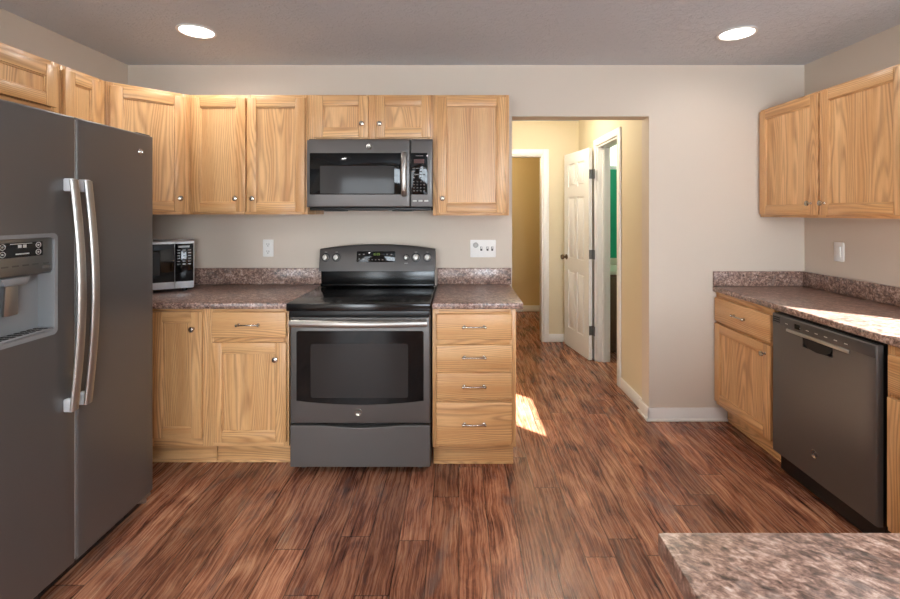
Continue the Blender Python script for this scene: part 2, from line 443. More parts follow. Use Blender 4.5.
# baseboards
def baseboard(bm, x0, x1, y0, y1):
    box(bm, x0, x1, y0, y1, 0.001, 0.088, 0.004)
b = newbm(); baseboard(b, OX1 - 0.014, 1.806, YB - 0.014, YB); box(b, OX1 - 0.026, 1.806, YB - 0.026, YB - 0.014, 0.001, 0.018, 0.004)
box(b, OX1 - 0.014, OX1, YB - 0.014, YB + T + 0.016, 0.001, 0.088, 0.003); box(b, OX1 - 0.026, OX1 - 0.014, YB - 0.026, YB + T + 0.016, 0.001, 0.018, 0.004)
struct('baseboard_back', b, M['trim'])
b = newbm(); baseboard(b, HX1 - 0.014, HX1, YB + T + 0.02, BD0 - 0.062); baseboard(b, HX1 - 0.014, HX1, BD1 + 0.062, HY)
baseboard(b, FD1 + 0.062, HX1 - 0.014, HY - 0.014, HY)
struct('baseboard_hall', b, M['trim'])
b = newbm(); baseboard(b, -0.6, 1.9, 6.386, 6.40); struct('baseboard_far_room', b, M['trim'])
b = newbm(); baseboard(b, XL, PD[0] - 0.08, YF, YF + 0.014); baseboard(b, PD[1] + 0.08, XR, YF, YF + 0.014); baseboard(b, XL, XL + 0.014, YF, 1.2)
struct('baseboard_front', b, M['trim'])

# casings: hall far doorway, bathroom doorway
b = newbm()
cw = 0.062
box(b, FD1, FD1 + cw, HY - 0.016, HY - 0.001, 0.001, 2.03 + cw, 0.004); box(b, HX0, FD1, HY - 0.016, HY - 0.001, 2.03, 2.03 + cw, 0.004)
box(b, FD1 - 0.016, FD1, HY - 0.001, HY + T, 0.001, 2.03, 0.002); box(b, HX0, FD1 - 0.016, HY - 0.001, HY + T, 2.014, 2.03, 0.002)
struct('trim_1', b, M['trim'], label='white casing of the doorway at the end of the hall')
b = newbm()
box(b, HX1 - 0.018, HX1 - 0.001, BD0 - cw, BD0, 0.001, 2.03 + cw, 0.004); box(b, HX1 - 0.018, HX1 - 0.001, BD1, BD1 + cw, 0.001, 2.03 + cw, 0.004)
box(b, HX1 - 0.018, HX1 - 0.001, BD0, BD1, 2.03, 2.03 + cw, 0.004)
box(b, HX1 - 0.001, HX1 + T, BD1 - 0.016, BD1, 0.001, 2.014, 0.002); box(b, HX1 - 0.001, HX1 + T, BD0, BD0 + 0.016, 0.001, 2.014, 0.002)
box(b, HX1 - 0.001, HX1 + T, BD0, BD1, 2.014, 2.03, 0.002); box(b, HX1 + 0.045, HX1 + 0.075, BD1 - 0.027, BD1 - 0.016, 0.001, 2.013, 0.002)
struct('trim_2', b, M['trim'], label='white casing of the bathroom doorway in the hall')

# six panel bathroom door, opened back towards the hall wall; local: x from hinge to free edge, front (-y) faces the hall
def six_panel(parent_loc, ang):
    w, h, t = 0.565, 2.01, 0.035
    b = newbm()
    xs = [0, 0.10, 0.255, 0.31, 0.465, w]; zs = [0, 0.20, 0.80, 0.93, 1.555, 1.66, 1.90, h]
    for i in range(5):
        for j in range(7):
            if i in (1, 3) and j in (1, 3, 5):
                x0, x1, z0, z1 = xs[i], xs[i + 1], zs[j], zs[j + 1]
                box(b, x0, x1, 0.011, t - 0.011, z0, z1)
                prism(b, rrect(x0 + 0.022, x1 - 0.022, z0 + 0.022, z1 - 0.022, 0.004, 2), 0.003, t - 0.003, 0.0025, axis=1)
            else:
                box(b, xs[i], xs[i + 1], 0, t, zs[j], zs[j + 1])
    d = struct('door_1', b, M['trim'], label='white six panel door standing open in the hall')
    d.location = parent_loc; d.rotation_euler = (0, 0, ang)
    k = newbm()
    lathe(k, [(0.028, 0), (0.028, 0.006), (0.011, 0.009), (0.011, 0.03), (0.024, 0.036), (0.028, 0.048), (0.023, 0.06), (0.008, 0.064)], (w - 0.06, 0, 0.93), (0, -1, 0))
    lathe(k, [(0.028, 0), (0.028, 0.006), (0.011, 0.009), (0.011, 0.03), (0.024, 0.036), (0.028, 0.048), (0.023, 0.06), (0.008, 0.064)], (w - 0.06, t, 0.93), (0, 1, 0))
    obj('door_knob', k, M['bronze'], d)
    for z in (0.28, 1.0, 1.76):
        k = newbm(); tube(k, [(-0.008, -0.006, z - 0.045), (-0.008, -0.006, z + 0.045)], 0.007, 8)
        box(k, -0.006, -0.0015, -0.004, 0.034, z - 0.044, z + 0.044); box(k, -0.05, -0.010, -0.003, -0.0005, z - 0.044, z + 0.044, 0.001)
        obj('hinge', k, M['grey_steel'], d)
    return d
# direction from the hinge (1.265,4.285) to the free edge (1.165,4.845)
six_panel((1.262, 4.262, 0.008), math.atan2(0.55, -0.100))

# windows
def window(name, x0, x1, z0, z1, loc, rot, mat, bars=(1, 1), label=None, sill=True):
    """frame lies in the opening; local front (-y) faces the room"""
    b = newbm(); fw = 0.045
    box(b, x0, x0 + fw, 0.02, 0.09, z0, z1, 0.003); box(b, x1 - fw, x1, 0.02, 0.09, z0, z1, 0.003)
    box(b, x0 + fw, x1 - fw, 0.02, 0.09, z1 - fw, z1, 0.003); box(b, x0 + fw, x1 - fw, 0.02, 0.09, z0, z0 + fw, 0.003)
    nx, nz = bars
    for i in range(1, nx): x = x0 + (x1 - x0) * i / nx; box(b, x - 0.015, x + 0.015, 0.035, 0.075, z0 + fw, z1 - fw, 0.002)
    for j in range(1, nz): z = z0 + (z1 - z0) * j / nz; box(b, x0 + fw, x1 - fw, 0.035, 0.075, z - 0.015, z + 0.015, 0.002)
    o = struct(name, b, M['trim'], label=label); o.location = loc; o.rotation_euler = (0, 0, rot)
    b = newbm(); box(b, x0 + fw, x1 - fw, 0.052, 0.058, z0 + fw, z1 - fw); obj('pane', b, mat, o)
    b = newbm(); c = 0.06
    box(b, x0 - c, x0, -0.016, -0.001, z0, z1 + c, 0.003); box(b, x1, x1 + c, -0.016, -0.001, z0, z1 + c, 0.003)
    box(b, x0, x1, -0.016, -0.001, z1, z1 + c, 0.003)
    if sill: box(b, x0 - c, x1 + c, -0.03, -0.001, z0 - 0.03, z0, 0.003)
    obj('casing', b, M['trim'], o)
    return o
window('window_1', -(WY1 - WY0) / 2, (WY1 - WY0) / 2, WZ0, WZ1, (XR, (WY0 + WY1) / 2, 0), -PI / 2, M['glass'], (1, 1), 'narrow window over the right counter')
window('window_2', -(PW[1] - PW[0]) / 2, (PW[1] - PW[0]) / 2, PW[2], PW[3], ((PW[0] + PW[1]) / 2, YF, 0), PI, M['daylight'], (2, 2), 'daylit window behind the peninsula')  # invented window, placed so its glowing panes brighten the room
window('window_3', -(PD[1] - PD[0]) / 2, (PD[1] - PD[0]) / 2, 0.03, PD[3], ((PD[0] + PD[1]) / 2, YF, 0), PI, M['daylight_dim'], (1, 1), 'daylit glazed patio door behind the camera', sill=False)
window('window_4', 1.50, 2.20, 1.885, 2.33, (0, 5.011, 0), 0, M['frosted'], (1, 1), 'frosted bathroom window above the green wall', sill=False)

# ------------------------------------------------------------------ recessed lights
def downlight(x, y, label, power):
    t = thing('recessed_ceiling_light', label, 'ceiling light', (x, y, H - 0.0005), 0, 'recessed ceiling lights')
    b = newbm(); prof = [(0.083, 0.0), (0.098, 0.0), (0.100, 0.004), (0.096, 0.008), (0.086, 0.007), (0.083, 0.003)]
    seg = 32; rings = [[b.verts.new((r * math.cos(2 * PI * k / seg), r * math.sin(2 * PI * k / seg), -h)) for k in range(seg)] for r, h in prof]
    for p, q in zip(rings, rings[1:] + rings[:1]):
        for k in range(seg): b.faces.new((p[k], p[(k + 1) % seg], q[(k + 1) % seg], q[k]))
    bmesh.ops.recalc_face_normals(b, faces=b.faces)
    obj('trim_ring', b, M['white'], t)
    b = newbm(); lathe(b, [(0.0825, 0.0005), (0.0825, 0.004), (0.06, 0.0055), (0.001, 0.006)], d=(0, 0, -1), seg=32); obj('lens', b, M['lens'], t)
    l = bpy.data.lights.new('lamp', 'AREA'); l.shape = 'DISK'; l.size = 0.15; l.energy = power; l.color = (1.0, 0.98, 0.95); l.spread = math.radians(165)
    lo = bpy.data.objects.new('lamp', l); COL.objects.link(lo); lo.parent = t; lo.location = (0, 0, -0.012)
    return t
downlight(-1.44, 2.47, 'round recessed ceiling light above the left corner cabinets', CAN_POWER * 1.3)
downlight(1.544, 2.50, 'round recessed ceiling light near the right wall cabinet', CAN_POWER * 0.7)
downlight(-1.44, 0.2, 'round recessed ceiling light in front of the refrigerator', ADDED_CAN_POWER)  # unseen, added to brighten the refrigerator and floor
downlight(0.80, 0.2, 'round recessed ceiling light above the peninsula', ADDED_CAN_POWER)  # unseen too, put in to lift the peninsula top
def room_lamp(loc, power, col, size=0.12):
    l = bpy.data.lights.new('room_lamp', 'POINT'); l.energy = power; l.color = col; l.shadow_soft_size = size
    o = bpy.data.objects.new('room_lamp', l); COL.objects.link(o); o.location = loc
room_lamp((0.75, 4.05, 2.2), HALL_POWER, (1, 0.90, 0.72))
room_lamp((0.5, 5.7, 2.1), HALL_POWER * 0.55, (1, 0.80, 0.48))
room_lamp((2.2, 4.2, 2.2), HALL_POWER * 0.8, (1, 0.98, 0.90))

# ------------------------------------------------------------------ cabinets
def shaker(parent, x0, x1, z0, z1, knob=None, y=0.0, sw=0.056):
    b = newbm(); t = 0.020
    box(b, x0, x0 + sw, y - t, y - 0.001, z0, z1, 0.0035); box(b, x1 - sw, x1, y - t, y - 0.001, z0, z1, 0.0035)
    box(b, x0 + sw, x1 - sw, y - t, y - 0.001, z1 - sw, z1, 0.0035, grain=0); box(b, x0 + sw, x1 - sw, y - t, y - 0.001, z0, z0 + sw, 0.0035, grain=0)
    box(b, x0 + sw - 0.004, x1 - sw + 0.004, y - 0.0095, y - 0.002, z0 + sw - 0.004, z1 - sw + 0.004)
    # small moulded step around the panel
    m = 0.007
    for a, c, e, f, g in ((x0 + sw, x0 + sw + m, z0 + sw, z1 - sw, 2), (x1 - sw - m, x1 - sw, z0 + sw, z1 - sw, 2),
                          (x0 + sw, x1 - sw, z1 - sw - m, z1 - sw, 0), (x0 + sw, x1 - sw, z0 + sw, z0 + sw + m, 0)):
        box(b, a, c, y - 0.0145, y - 0.008, e, f, 0.002, grain=g)
    d = obj('door', b, M['oak'], parent)
    if knob:
        k = newbm()
        lathe(k, [(0.008, 0), (0.006, 0.004), (0.005, 0.012), (0.012, 0.017), (0.0155, 0.022), (0.0145, 0.027), (0.008, 0.030), (0.001, 0.031)], (knob[0], y - t, knob[1]), seg=16)
        obj('knob', k, M['nickel'], d)
    return d

def drawer(parent, x0, x1, z0, z1, y=0.0, pull=0.11):
    b = newbm(); t = 0.020
    box(b, x0, x1, y - t, y - 0.001, z0, z1, 0.008, grain=0, seg=3)
    d = obj('drawer', b, M['oak'], parent)
    if pull:
        k = newbm(); cx, cz = (x0 + x1) / 2, (z0 + z1) / 2; p = pull / 2
        pts = [(cx + p * s, y - t - 0.016 - 0.012 * math.cos(s * PI / 2), cz + 0.004 * (1 - s * s)) for s in [i / 6 for i in range(-6, 7)]]
        tube(k, pts, [0.0055 - 0.0018 * (1 - (i / 6) ** 2) for i in range(-6, 7)], 10)
        for s in (-1, 1):
            tube(k, [(cx + s * p * 0.96, y - t + 0.001, cz), (cx + s * p * 0.96, y - t - 0.017, cz)], 0.0055, 10)
            lathe(k, [(0.009, 0), (0.009, 0.003), (0.006, 0.005)], (cx + s * p * 0.96, y - t, cz), seg=12)
            lathe(k, [(0.002, 0), (0.008, 0.004), (0.008, 0.012), (0.002, 0.016)], (cx + s * (p - 0.004), y - t - 0.016, cz), d=(s, 0, 0), seg=12)
        obj('pull', k, M['nickel'], d)
    return d

def face_frame(parent, w, z0, z1, stiles, rails, t=0.019, name='face_frame'):
    """stiles: (x0,x1); rails: (x0,x1,z0,z1)"""
    b = newbm()
    for x0, x1 in stiles: box(b, x0, x1, 0, t, z0, z1, 0.0012)
    for x0, x1, a, c in rails: box(b, x0, x1, 0.0004, t, a, c, 0.0008, grain=0)
    return obj(name, b, M['oak'], parent)

def carcass(parent, w, d, z0, z1):
    b = newbm(); box(b, 0.0005, w - 0.0005, 0.0195, d, z0, z1, 0.001); return obj('body', b, M['oak'], parent)

CAT = 'cabinet'
UZ0, UZ1 = 1.391, 2.112
UY = 2.715
UD = YB - UY - 0.002
def X(px, s): return (px - CX) / s

# --- wall cabinets on the back wall
x0 = -1.6215; c = thing('wall_cabinet', 'light oak two door wall cabinet left of the range microwave', CAT, (x0, UY, 0))
w = -0.912 - x0; carcass(c, w, UD, UZ0, UZ1)
face_frame(c, w, UZ0, UZ1, [(0, 0.035), (w - 0.035, w), (0.325, 0.365)], [(0.035, 0.325, UZ1 - 0.04, UZ1), (0.365, w - 0.035, UZ1 - 0.04, UZ1), (0.035, 0.325, UZ0, UZ0 + 0.04), (0.365, w - 0.035, UZ0, UZ0 + 0.04)])
shaker(c, 0.012, 0.341, 1.406, 2.092, (0.288, 1.486)); shaker(c, 0.350, 0.697, 1.406, 2.092, (0.390, 1.486))

x0 = -0.910; c = thing('wall_cabinet', 'short two door oak wall cabinet directly above the range microwave', CAT, (x0, UY, 0))
w = -0.1575 - x0; z0 = 1.842; carcass(c, w, UD, z0, UZ1)
face_frame(c, w, z0, UZ1, [(0, 0.045), (w - 0.035, w), (0.350, 0.425)], [(0.045, 0.35, UZ1 - 0.03, UZ1), (0.425, w - 0.035, UZ1 - 0.03, UZ1), (0.045, 0.35, z0, z0 + 0.03), (0.425, w - 0.035, z0, z0 + 0.03)])
shaker(c, 0.038, 0.365, 1.852, 2.102, (0.331, 1.932)); shaker(c, 0.408, 0.742, 1.852, 2.102, (0.436, 1.932))

x0 = -0.1565; c = thing('wall_cabinet', 'single door oak wall cabinet between range microwave and hall opening', CAT, (x0, UY, 0))
w = 0.302 - x0; z0 = 1.385; carcass(c, w, UD, z0, UZ1)
face_frame(c, w, z0, UZ1, [(0, 0.04), (w - 0.04, w)], [(0.04, w - 0.04, UZ1 - 0.04, UZ1), (0.04, w - 0.04, z0, z0 + 0.04)])
shaker(c, 0.026, w - 0.020, 1.402, 2.096, (0.058, 1.486))

# diagonal corner wall cabinet
c = thing('corner_wall_cabinet', 'diagonal corner oak wall cabinet above the countertop microwave', CAT, (-1.911, 2.4275, 0), PI / 4)
w = 0.404
b = newbm(); R = Matrix.Rotation(-PI / 4, 2)
poly = [R @ (Vector(p) - Vector((-1.911, 2.4275))) for p in ((-1.897, 2.4425), (-1.639, 2.7005), (-1.6235, 2.716), (-1.6235, 3.038), (-2.234, 3.038), (-2.234, 2.431), (-1.9085, 2.431))]
prism(b, [tuple(p) for p in poly], UZ0, UZ1); obj('body', b, M['oak'], c)
face_frame(c, w, UZ0, UZ1, [(0.002, 0.04), (w - 0.04, w - 0.002)], [(0.04, w - 0.04, UZ1 - 0.04, UZ1), (0.04, w - 0.04, UZ0, UZ0 + 0.04)], t=0.018)
shaker(c, 0.020, w - 0.026, 1.406, 2.092, (w - 0.056, 1.486))

# wall cabinets on the left wall (facing +x): local x runs along world +y
LX = XL + 0.325
c = thing('wall_cabinet', 'narrow oak wall cabinet between corner cabinet and refrigerator', CAT, (LX, 2.156, 0), PI / 2)
w = 0.272; carcass(c, w, LX - XL - 0.002, UZ0, UZ1)
face_frame(c, w, UZ0, UZ1, [(0, 0.035), (w - 0.035, w)], [(0.035, w - 0.035, UZ1 - 0.04, UZ1), (0.035, w - 0.035, UZ0, UZ0 + 0.04)])
shaker(c, 0.008, 0.222, 1.406, 2.092, (0.036, 1.486))
c = thing('wall_cabinet', 'short oak wall cabinet above the refrigerator', CAT, (LX, 1.240, 0), PI / 2)
w = 0.914; z0 = 1.862; carcass(c, w, LX - XL - 0.002, z0, UZ1)
face_frame(c, w, z0, UZ1, [(0, 0.035), (w - 0.045, w), (0.42, 0.46)], [(0.035, 0.42, UZ1 - 0.04, UZ1), (0.46, w - 0.045, UZ1 - 0.04, UZ1), (0.035, 0.42, z0, z0 + 0.03), (0.46, w - 0.045, z0, z0 + 0.03)])
shaker(c, 0.015, 0.435, 1.895, 2.086, (0.40, 1.93)); shaker(c, 0.445, 0.880, 1.895, 2.086, (0.48, 1.93))

# wall cabinet on the right wall (facing -x): local x runs towards the camera
RX = 2.034; RZ0, RZ1 = 1.373, 2.089
c = thing('wall_cabinet', 'two door oak wall cabinet on the right wall', CAT, (RX, YB - 0.004, 0), -PI / 2)
w = 1.02; carcass(c, w, XR - RX - 0.002, RZ0, RZ1)
face_frame(c, w, RZ0, RZ1, [(0, 0.035), (w - 0.035, w), (0.485, 0.54)], [(0.035, 0.485, RZ1 - 0.04, RZ1), (0.54, w - 0.035, RZ1 - 0.04, RZ1), (0.035, 0.485, RZ0, RZ0 + 0.04), (0.54, w - 0.035, RZ0, RZ0 + 0.04)])
shaker(c, 0.016, 0.507, 1.390, 2.075, (0.458, 1.455)); shaker(c, 0.520, 1.004, 1.390, 2.075, (0.552, 1.455))

# --- base cabinets on the back wall
BY = 2.44; BD = YB - BY - 0.002; BZ1 = 0.884; TK = 0.136
def toe(parent, x0, x1, h=TK, y=0.075, d=0.02):
    b = newbm(); box(b, x0, x1, y, y + d, 0.001, h, 0.001, grain=0); box(b, x0, x1, y - 0.008, y, 0.001, 0.016, 0.004, grain=0); return obj('toe_kick', b, M['oak'], parent)

x0 = -1.358; c = thing('base_cabinet', 'oak base cabinet with one drawer over one door, left of the range', CAT, (x0, BY, 0))
w = -0.922 - x0; carcass(c, w, BD, TK, BZ1); toe(c, 0.002, w - 0.002, y=0.09)
face_frame(c, w, TK, BZ1, [(0, 0.03), (w - 0.03, w)], [(0.03, w - 0.03, 0.845, BZ1), (0.03, w - 0.03, 0.69, 0.74), (0.03, w - 0.03, TK, 0.175)])
drawer(c, 0.024, w - 0.009, 0.727, 0.868); shaker(c, 0.024, w - 0.009, 0.164, 0.702, (w - 0.060, 0.617))

x0 = -1.70; c = thing('corner_base_cabinet', 'oak corner base cabinet with a tall narrow door beside the refrigerator', CAT, (x0, BY, 0))
w = -1.3585 - x0
b = newbm(); box(b, 0.0005, w - 0.0005, 0.0195, BD, TK, BZ1, 0.001); box(b, XL + 0.002 - x0, 0, 2.19 - BY, BD, TK, BZ1, 0.001); obj('body', b, M['oak'], c); toe(c, -0.08, w - 0.001, y=0.09)
face_frame(c, w, TK, BZ1, [(0, 0.045), (w - 0.03, w)], [(0.045, w - 0.03, 0.845, BZ1), (0.045, w - 0.03, TK, 0.195)])
shaker(c, 0.046, 0.314, 0.186, 0.868, (0.272, 0.778))

x0 = -0.144; c = thing('base_cabinet', 'four drawer oak base cabinet between range and hall opening', CAT, (x0, BY, 0))
w = 0.309 - x0; carcass(c, w, BD, TK - 0.004, BZ1); toe(c, 0.002, w - 0.006)
face_frame(c, w, TK - 0.004, BZ1, [(0, 0.035), (w - 0.035, w)], [(0.035, w - 0.035, a, d_) for a, d_ in ((0.84, BZ1), (0.68, 0.73), (0.53, 0.57), (0.375, 0.41), (TK - 0.004, 0.17))])
for a, d_ in ((0.716, 0.858), (0.558, 0.690), (0.397, 0.540), (0.150, 0.381)): drawer(c, 0.020, w - 0.022, a, d_)

# --- base cabinets on the right wall, facing -x
BX = 1.736; RTOP = 0.908
RB1 = RTOP - 0.036
c = thing('base_cabinet', 'oak base cabinet with drawer and door between wall and dishwasher', CAT, (BX, YB - 0.004, 0), -PI / 2)
w = 0.562; dep = XR - BX - 0.002; carcass(c, w, dep, TK - 0.02, RB1); toe(c, 0.002, w - 0.002, TK - 0.02)
face_frame(c, w, TK - 0.02, RB1, [(0, 0.03), (w - 0.03, w)], [(0.03, w - 0.03, 0.815, RB1), (0.03, w - 0.03, 0.65, 0.69), (0.03, w - 0.03, TK - 0.02, 0.16)])
drawer(c, 0.010, w - 0.012, 0.680, 0.836, pull=0.10); shaker(c, 0.010, w - 0.012, 0.142, 0.664, (w - 0.05, 0.612))
c = thing('base_cabinet', 'oak base cabinet right of the dishwasher', CAT, (BX, 1.822, 0), -PI / 2)
w = 1.10; carcass(c, w, dep, TK - 0.02, RB1); toe(c, 0.002, w - 0.002, TK - 0.02)
face_frame(c, w, TK - 0.02, RB1, [(0, 0.03), (w - 0.03, w), (0.53, 0.57)], [(a, a2, z_, z2) for a, a2 in ((0.03, 0.53), (0.57, w - 0.03)) for z_, z2 in ((0.815, RB1), (0.65, 0.69), (TK - 0.02, 0.16))])
drawer(c, 0.016, 0.540, 0.680, 0.836, pull=0.10); drawer(c, 0.560, w - 0.016, 0.680, 0.836, pull=0.10)
shaker(c, 0.016, 0.540, 0.142, 0.664, (0.50, 0.612)); shaker(c, 0.560, w - 0.016, 0.142, 0.664, (0.60, 0.612))

# --- peninsula cabinet facing the range
PY1, PX0 = 0.694, 0.306
c = thing('peninsula_cabinet', 'oak base cabinet under the peninsula countertop', CAT, (1.70, PY1 - 0.03, 0), PI)
w = 1.70 - PX0 - 0.03; carcass(c, w, 0.56, TK - 0.02, RB1); toe(c, 0.002, w - 0.002, TK - 0.02)
face_frame(c, w, TK - 0.02, RB1, [(0, 0.03), (w - 0.03, w), (w / 2 - 0.02, w / 2 + 0.02)], [(a, a2, z_, z2) for a, a2 in ((0.03, w / 2 - 0.02), (w / 2 + 0.02, w - 0.03)) for z_, z2 in ((0.815, RB1), (TK - 0.02, 0.16))])
shaker(c, 0.016, w / 2 - 0.006, 0.142, 0.85, (w / 2 - 0.05, 0.77)); shaker(c, w / 2 + 0.006, w - 0.016, 0.142, 0.85, (w / 2 + 0.05, 0.77))

# ------------------------------------------------------------------ countertops
CT = 0.920; CE = YB - 0.636
c = thing('countertop', 'speckled brown laminate countertop in the left corner', 'countertop', (0, 0, 0))
b = newbm(); prism(b, [(XL + 0.002, 2.178), (-1.675, 2.178), (-1.675, CE), (-0.921, CE), (-0.921, YB - 0.002), (XL + 0.002, YB - 0.002)], CT - 0.034, CT, 0.007); obj('worktop', b, M['laminate'], c)
b = newbm(); box(b, XL + 0.022, -0.922, YB - 0.022, YB - 0.002, CT + 0.0005, CT + 0.110, 0.004); box(b, XL + 0.002, XL + 0.022, 2.185, YB - 0.002, CT + 0.0005, CT + 0.110, 0.004); obj('backsplash', b, M['laminate'], c)
c = thing('countertop', 'short speckled brown countertop above the four drawer cabinet', 'countertop', (0, 0, 0))
b = newbm(); box(b, -0.145, 0.345, CE, YB - 0.002, CT - 0.034, CT, 0.007, seg=3); obj('worktop', b, M['laminate'], c)
b = newbm(); box(b, -0.145, 0.350, YB - 0.022, YB - 0.002, CT + 0.0005, CT + 0.110, 0.004); obj('backsplash', b, M['laminate'], c)
c = thing('countertop', 'long speckled brown countertop along the right wall above the dishwasher', 'countertop', (0, 0, 0))
b = newbm(); box(b, 1.710, XR - 0.002, PY1 + 0.003, YB - 0.002, RTOP - 0.034, RTOP, 0.007, seg=3); obj('worktop', b, M['laminate'], c)
b = newbm(); box(b, 1.712, XR - 0.024, YB - 0.022, YB - 0.002, RTOP + 0.0005, RTOP + 0.100, 0.004); box(b, XR - 0.022, XR - 0.002, PY1 + 0.01, YB - 0.002, RTOP + 0.0005, RTOP + 0.100, 0.004); obj('backsplash', b, M['laminate'], c)
b = newbm(); box(b, PX0, XR - 0.002, 0.04, PY1, RTOP - 0.034, RTOP, 0.003, seg=2)
c = obj('peninsula_countertop', b, M['laminate']); c['label'] = 'speckled laminate peninsula top in the lower right foreground'; c['category'] = 'countertop'

# ------------------------------------------------------------------ round monogram badge used on the appliances
def badge(parent, x, y, z, r, disc=True):
    b = newbm()
    if disc: lathe(b, [(r, 0), (r, 0.0012), (r * 0.93, 0.002), (r * 0.86, 0.0012), (0.0005, 0.0012)], (x, y, z), seg=24)
    o = obj('emblem', b, M['nickel'], parent)
    b = newbm()
    yy = y - 0.0022
    # two looping script strokes inside a ring
    for cx in (-0.30, 0.30):
        pts = []
        for k in range(15):
            a = math.radians(60 + k * 22)
            q = 1 - 0.035 * k
            pts.append((x + r * (cx + 0.34 * q * math.cos(a)), yy, z + r * 0.52 * q * math.sin(a)))
        tube(b, pts, r * 0.09, 6)
    tube(b, [(x + r * 0.72 * math.cos(k * PI / 12), yy, z + r * 0.72 * math.sin(k * PI / 12)) for k in range(25)], r * 0.05, 6)
    obj('monogram', b, M['slate_dark'] if disc else M['chrome'], o)
    return o

# ------------------------------------------------------------------ range
RGX0, RGW = -0.915, 0.765
c = thing('electric_range', 'slate electric range with black glass cooktop between oak cabinets', 'range', (RGX0, 2.39, 0))
b = newbm(); box(b, 0.004, RGW - 0.004, 0.045, 0.645, 0.03, 0.880, 0.003)
for xx in (0.06, RGW - 0.06):
    for yy in (0.10, 0.58): lathe(b, [(0.018, 0), (0.018, 0.03)], (xx, yy, 0.0005), (0, 0, 1), 12)
obj('body', b, M['body_dark'], c)
b = newbm(); box(b, 0.0, RGW, -0.012, 0.60, 0.880, 0.921, 0.006, seg=3); obj('cooktop', b, M['cooktop_glass'], c)
b = newbm()
for xx, yy, r in ((0.20, 0.14, 0.10), (0.56, 0.14, 0.115), (0.20, 0.42, 0.085), (0.56, 0.42, 0.085)):
    seg = 40; z = 0.9213
    for rr in (r, r * 0.6):
        a = [b.verts.new((xx + rr * math.cos(2 * PI * k / seg), yy + rr * math.sin(2 * PI * k / seg), z)) for k in range(seg)]
        d = [b.verts.new((xx + (rr - 0.003) * math.cos(2 * PI * k / seg), yy + (rr - 0.003) * math.sin(2 * PI * k / seg), z)) for k in range(seg)]
        for k in range(seg): b.faces.new((a[k], a[(k + 1) % seg], d[(k + 1) % seg], d[k]))
pieces('burner_ring', b, plain('burner_marking', srgb(46, 46, 48), 0.25), c)
b = newbm(); box(b, 0.01, RGW - 0.01, 0.005, 0.045, 0.846, 0.880, 0.003); obj('vent_rail', b, M['black'], c)
# oven door
b = newbm(); slab(b, 0.018, RGW - 0.004, 0.282, 0.846, 0.0, 0.043, 0.008)
od = obj('oven_door', b, M['slate'], c)
b = newbm()   # window glass with a gently bowed lower edge
gx0, gx1, gz0, gz1 = 0.052, RGW - 0.038, 0.392, 0.774
poly = [(gx1, gz0 + 0.012), (gx1, gz1 - 0.008), (gx1 - 0.008, gz1), (gx0 + 0.008, gz1), (gx0, gz1 - 0.008), (gx0, gz0 + 0.012)]
poly += [(gx0 + (gx1 - gx0) * k / 16, gz0 + 0.010 - 0.020 * math.sin(PI * k / 16)) for k in range(1, 16)]
prism(b, poly, -0.002, 0.006, axis=1); gl = obj('window_glass', b, M['black_glass'], od, smooth=False)
b = newbm(); plate(b, 0.128, RGW - 0.120, 0.420, 0.706, -0.0035, -0.0005, 0.012); obj('inner_window', b, M['oven_window'], gl)
b = newbm()
pts = [(0.032 + (RGW - 0.050) * k / 24, -0.042 - 0.020 * math.sin(PI * k / 24), 0.823) for k in range(25)]
tube(b, pts, 0.019, 12, flat=0.013)
for xx in (0.052, RGW - 0.036): box(b, xx - 0.016, xx + 0.016, -0.048, 0.001, 0.810, 0.836, 0.005)
obj('handle', b, M['steel'], od)
badge(od, 0.380, -0.0005, 0.342, 0.019)
# storage drawer with a dipped upper edge
b = newbm(); n = 24
poly = [(0.018, 0.050), (RGW - 0.004, 0.050)] + [(RGW - 0.004 - (RGW - 0.022) * k / n, 0.270 - 0.012 * max(0.0, 1 - ((k / n - 0.5) / 0.26) ** 2)) for k in range(n + 1)]
prism(b, poly, 0.0, 0.043, 0.003, axis=1); obj('storage_drawer', b, M['slate'], c, smooth=False)
# back guard: black lower riser, leaning control panel with an arched top
b = newbm(); box(b, 0.012, RGW - 0.010, 0.556, 0.60, 0.922, 1.028, 0.004); box(b, 0.012, RGW - 0.010, 0.535, 0.556, 0.922, 0.940, 0.006); obj('riser', b, M['riser_glass'], c)
b = newbm(); n = 20
front, backp = [], []
bx0, bx1 = 0.008, RGW - 0.006
t = newbm()
def arch(k): return 1.166 + 0.030 * (1 - (2 * k / n - 1) ** 2)
rows = []
for k in range(n + 1):
    x = bx0 + (bx1 - bx0) * k / n; z1 = arch(k)
    rows.append([t.verts.new(p) for p in ((x, 0.520, 1.024), (x, 0.545, z1 - 0.012), (x, 0.552, z1 - 0.003), (x, 0.564, z1), (x, 0.620, z1 - 0.004), (x, 0.620, 1.024))])
for a, d in zip(rows, rows[1:]):
    for j in range(6): t.faces.new((a[j], a[(j + 1) % 6], d[(j + 1) % 6], d[j]))
t.faces.new(rows[0]); t.faces.new(rows[-1]); bmesh.ops.recalc_face_normals(t, faces=t.faces); uvs(t, 2); join(b, t)
bg = obj('control_panel', b, M['slate_dark'], c)
lean = Matrix.Translation((0, 0.5325, 1.095)) @ Matrix.Rotation(-math.atan2(0.025, 0.142), 4, 'X')   # panel face frame: x, out = -y, z up the slope
def on_panel(bm):
    bmesh.ops.transform(bm, matrix=lean, verts=bm.verts); return bm
ky = 0.016
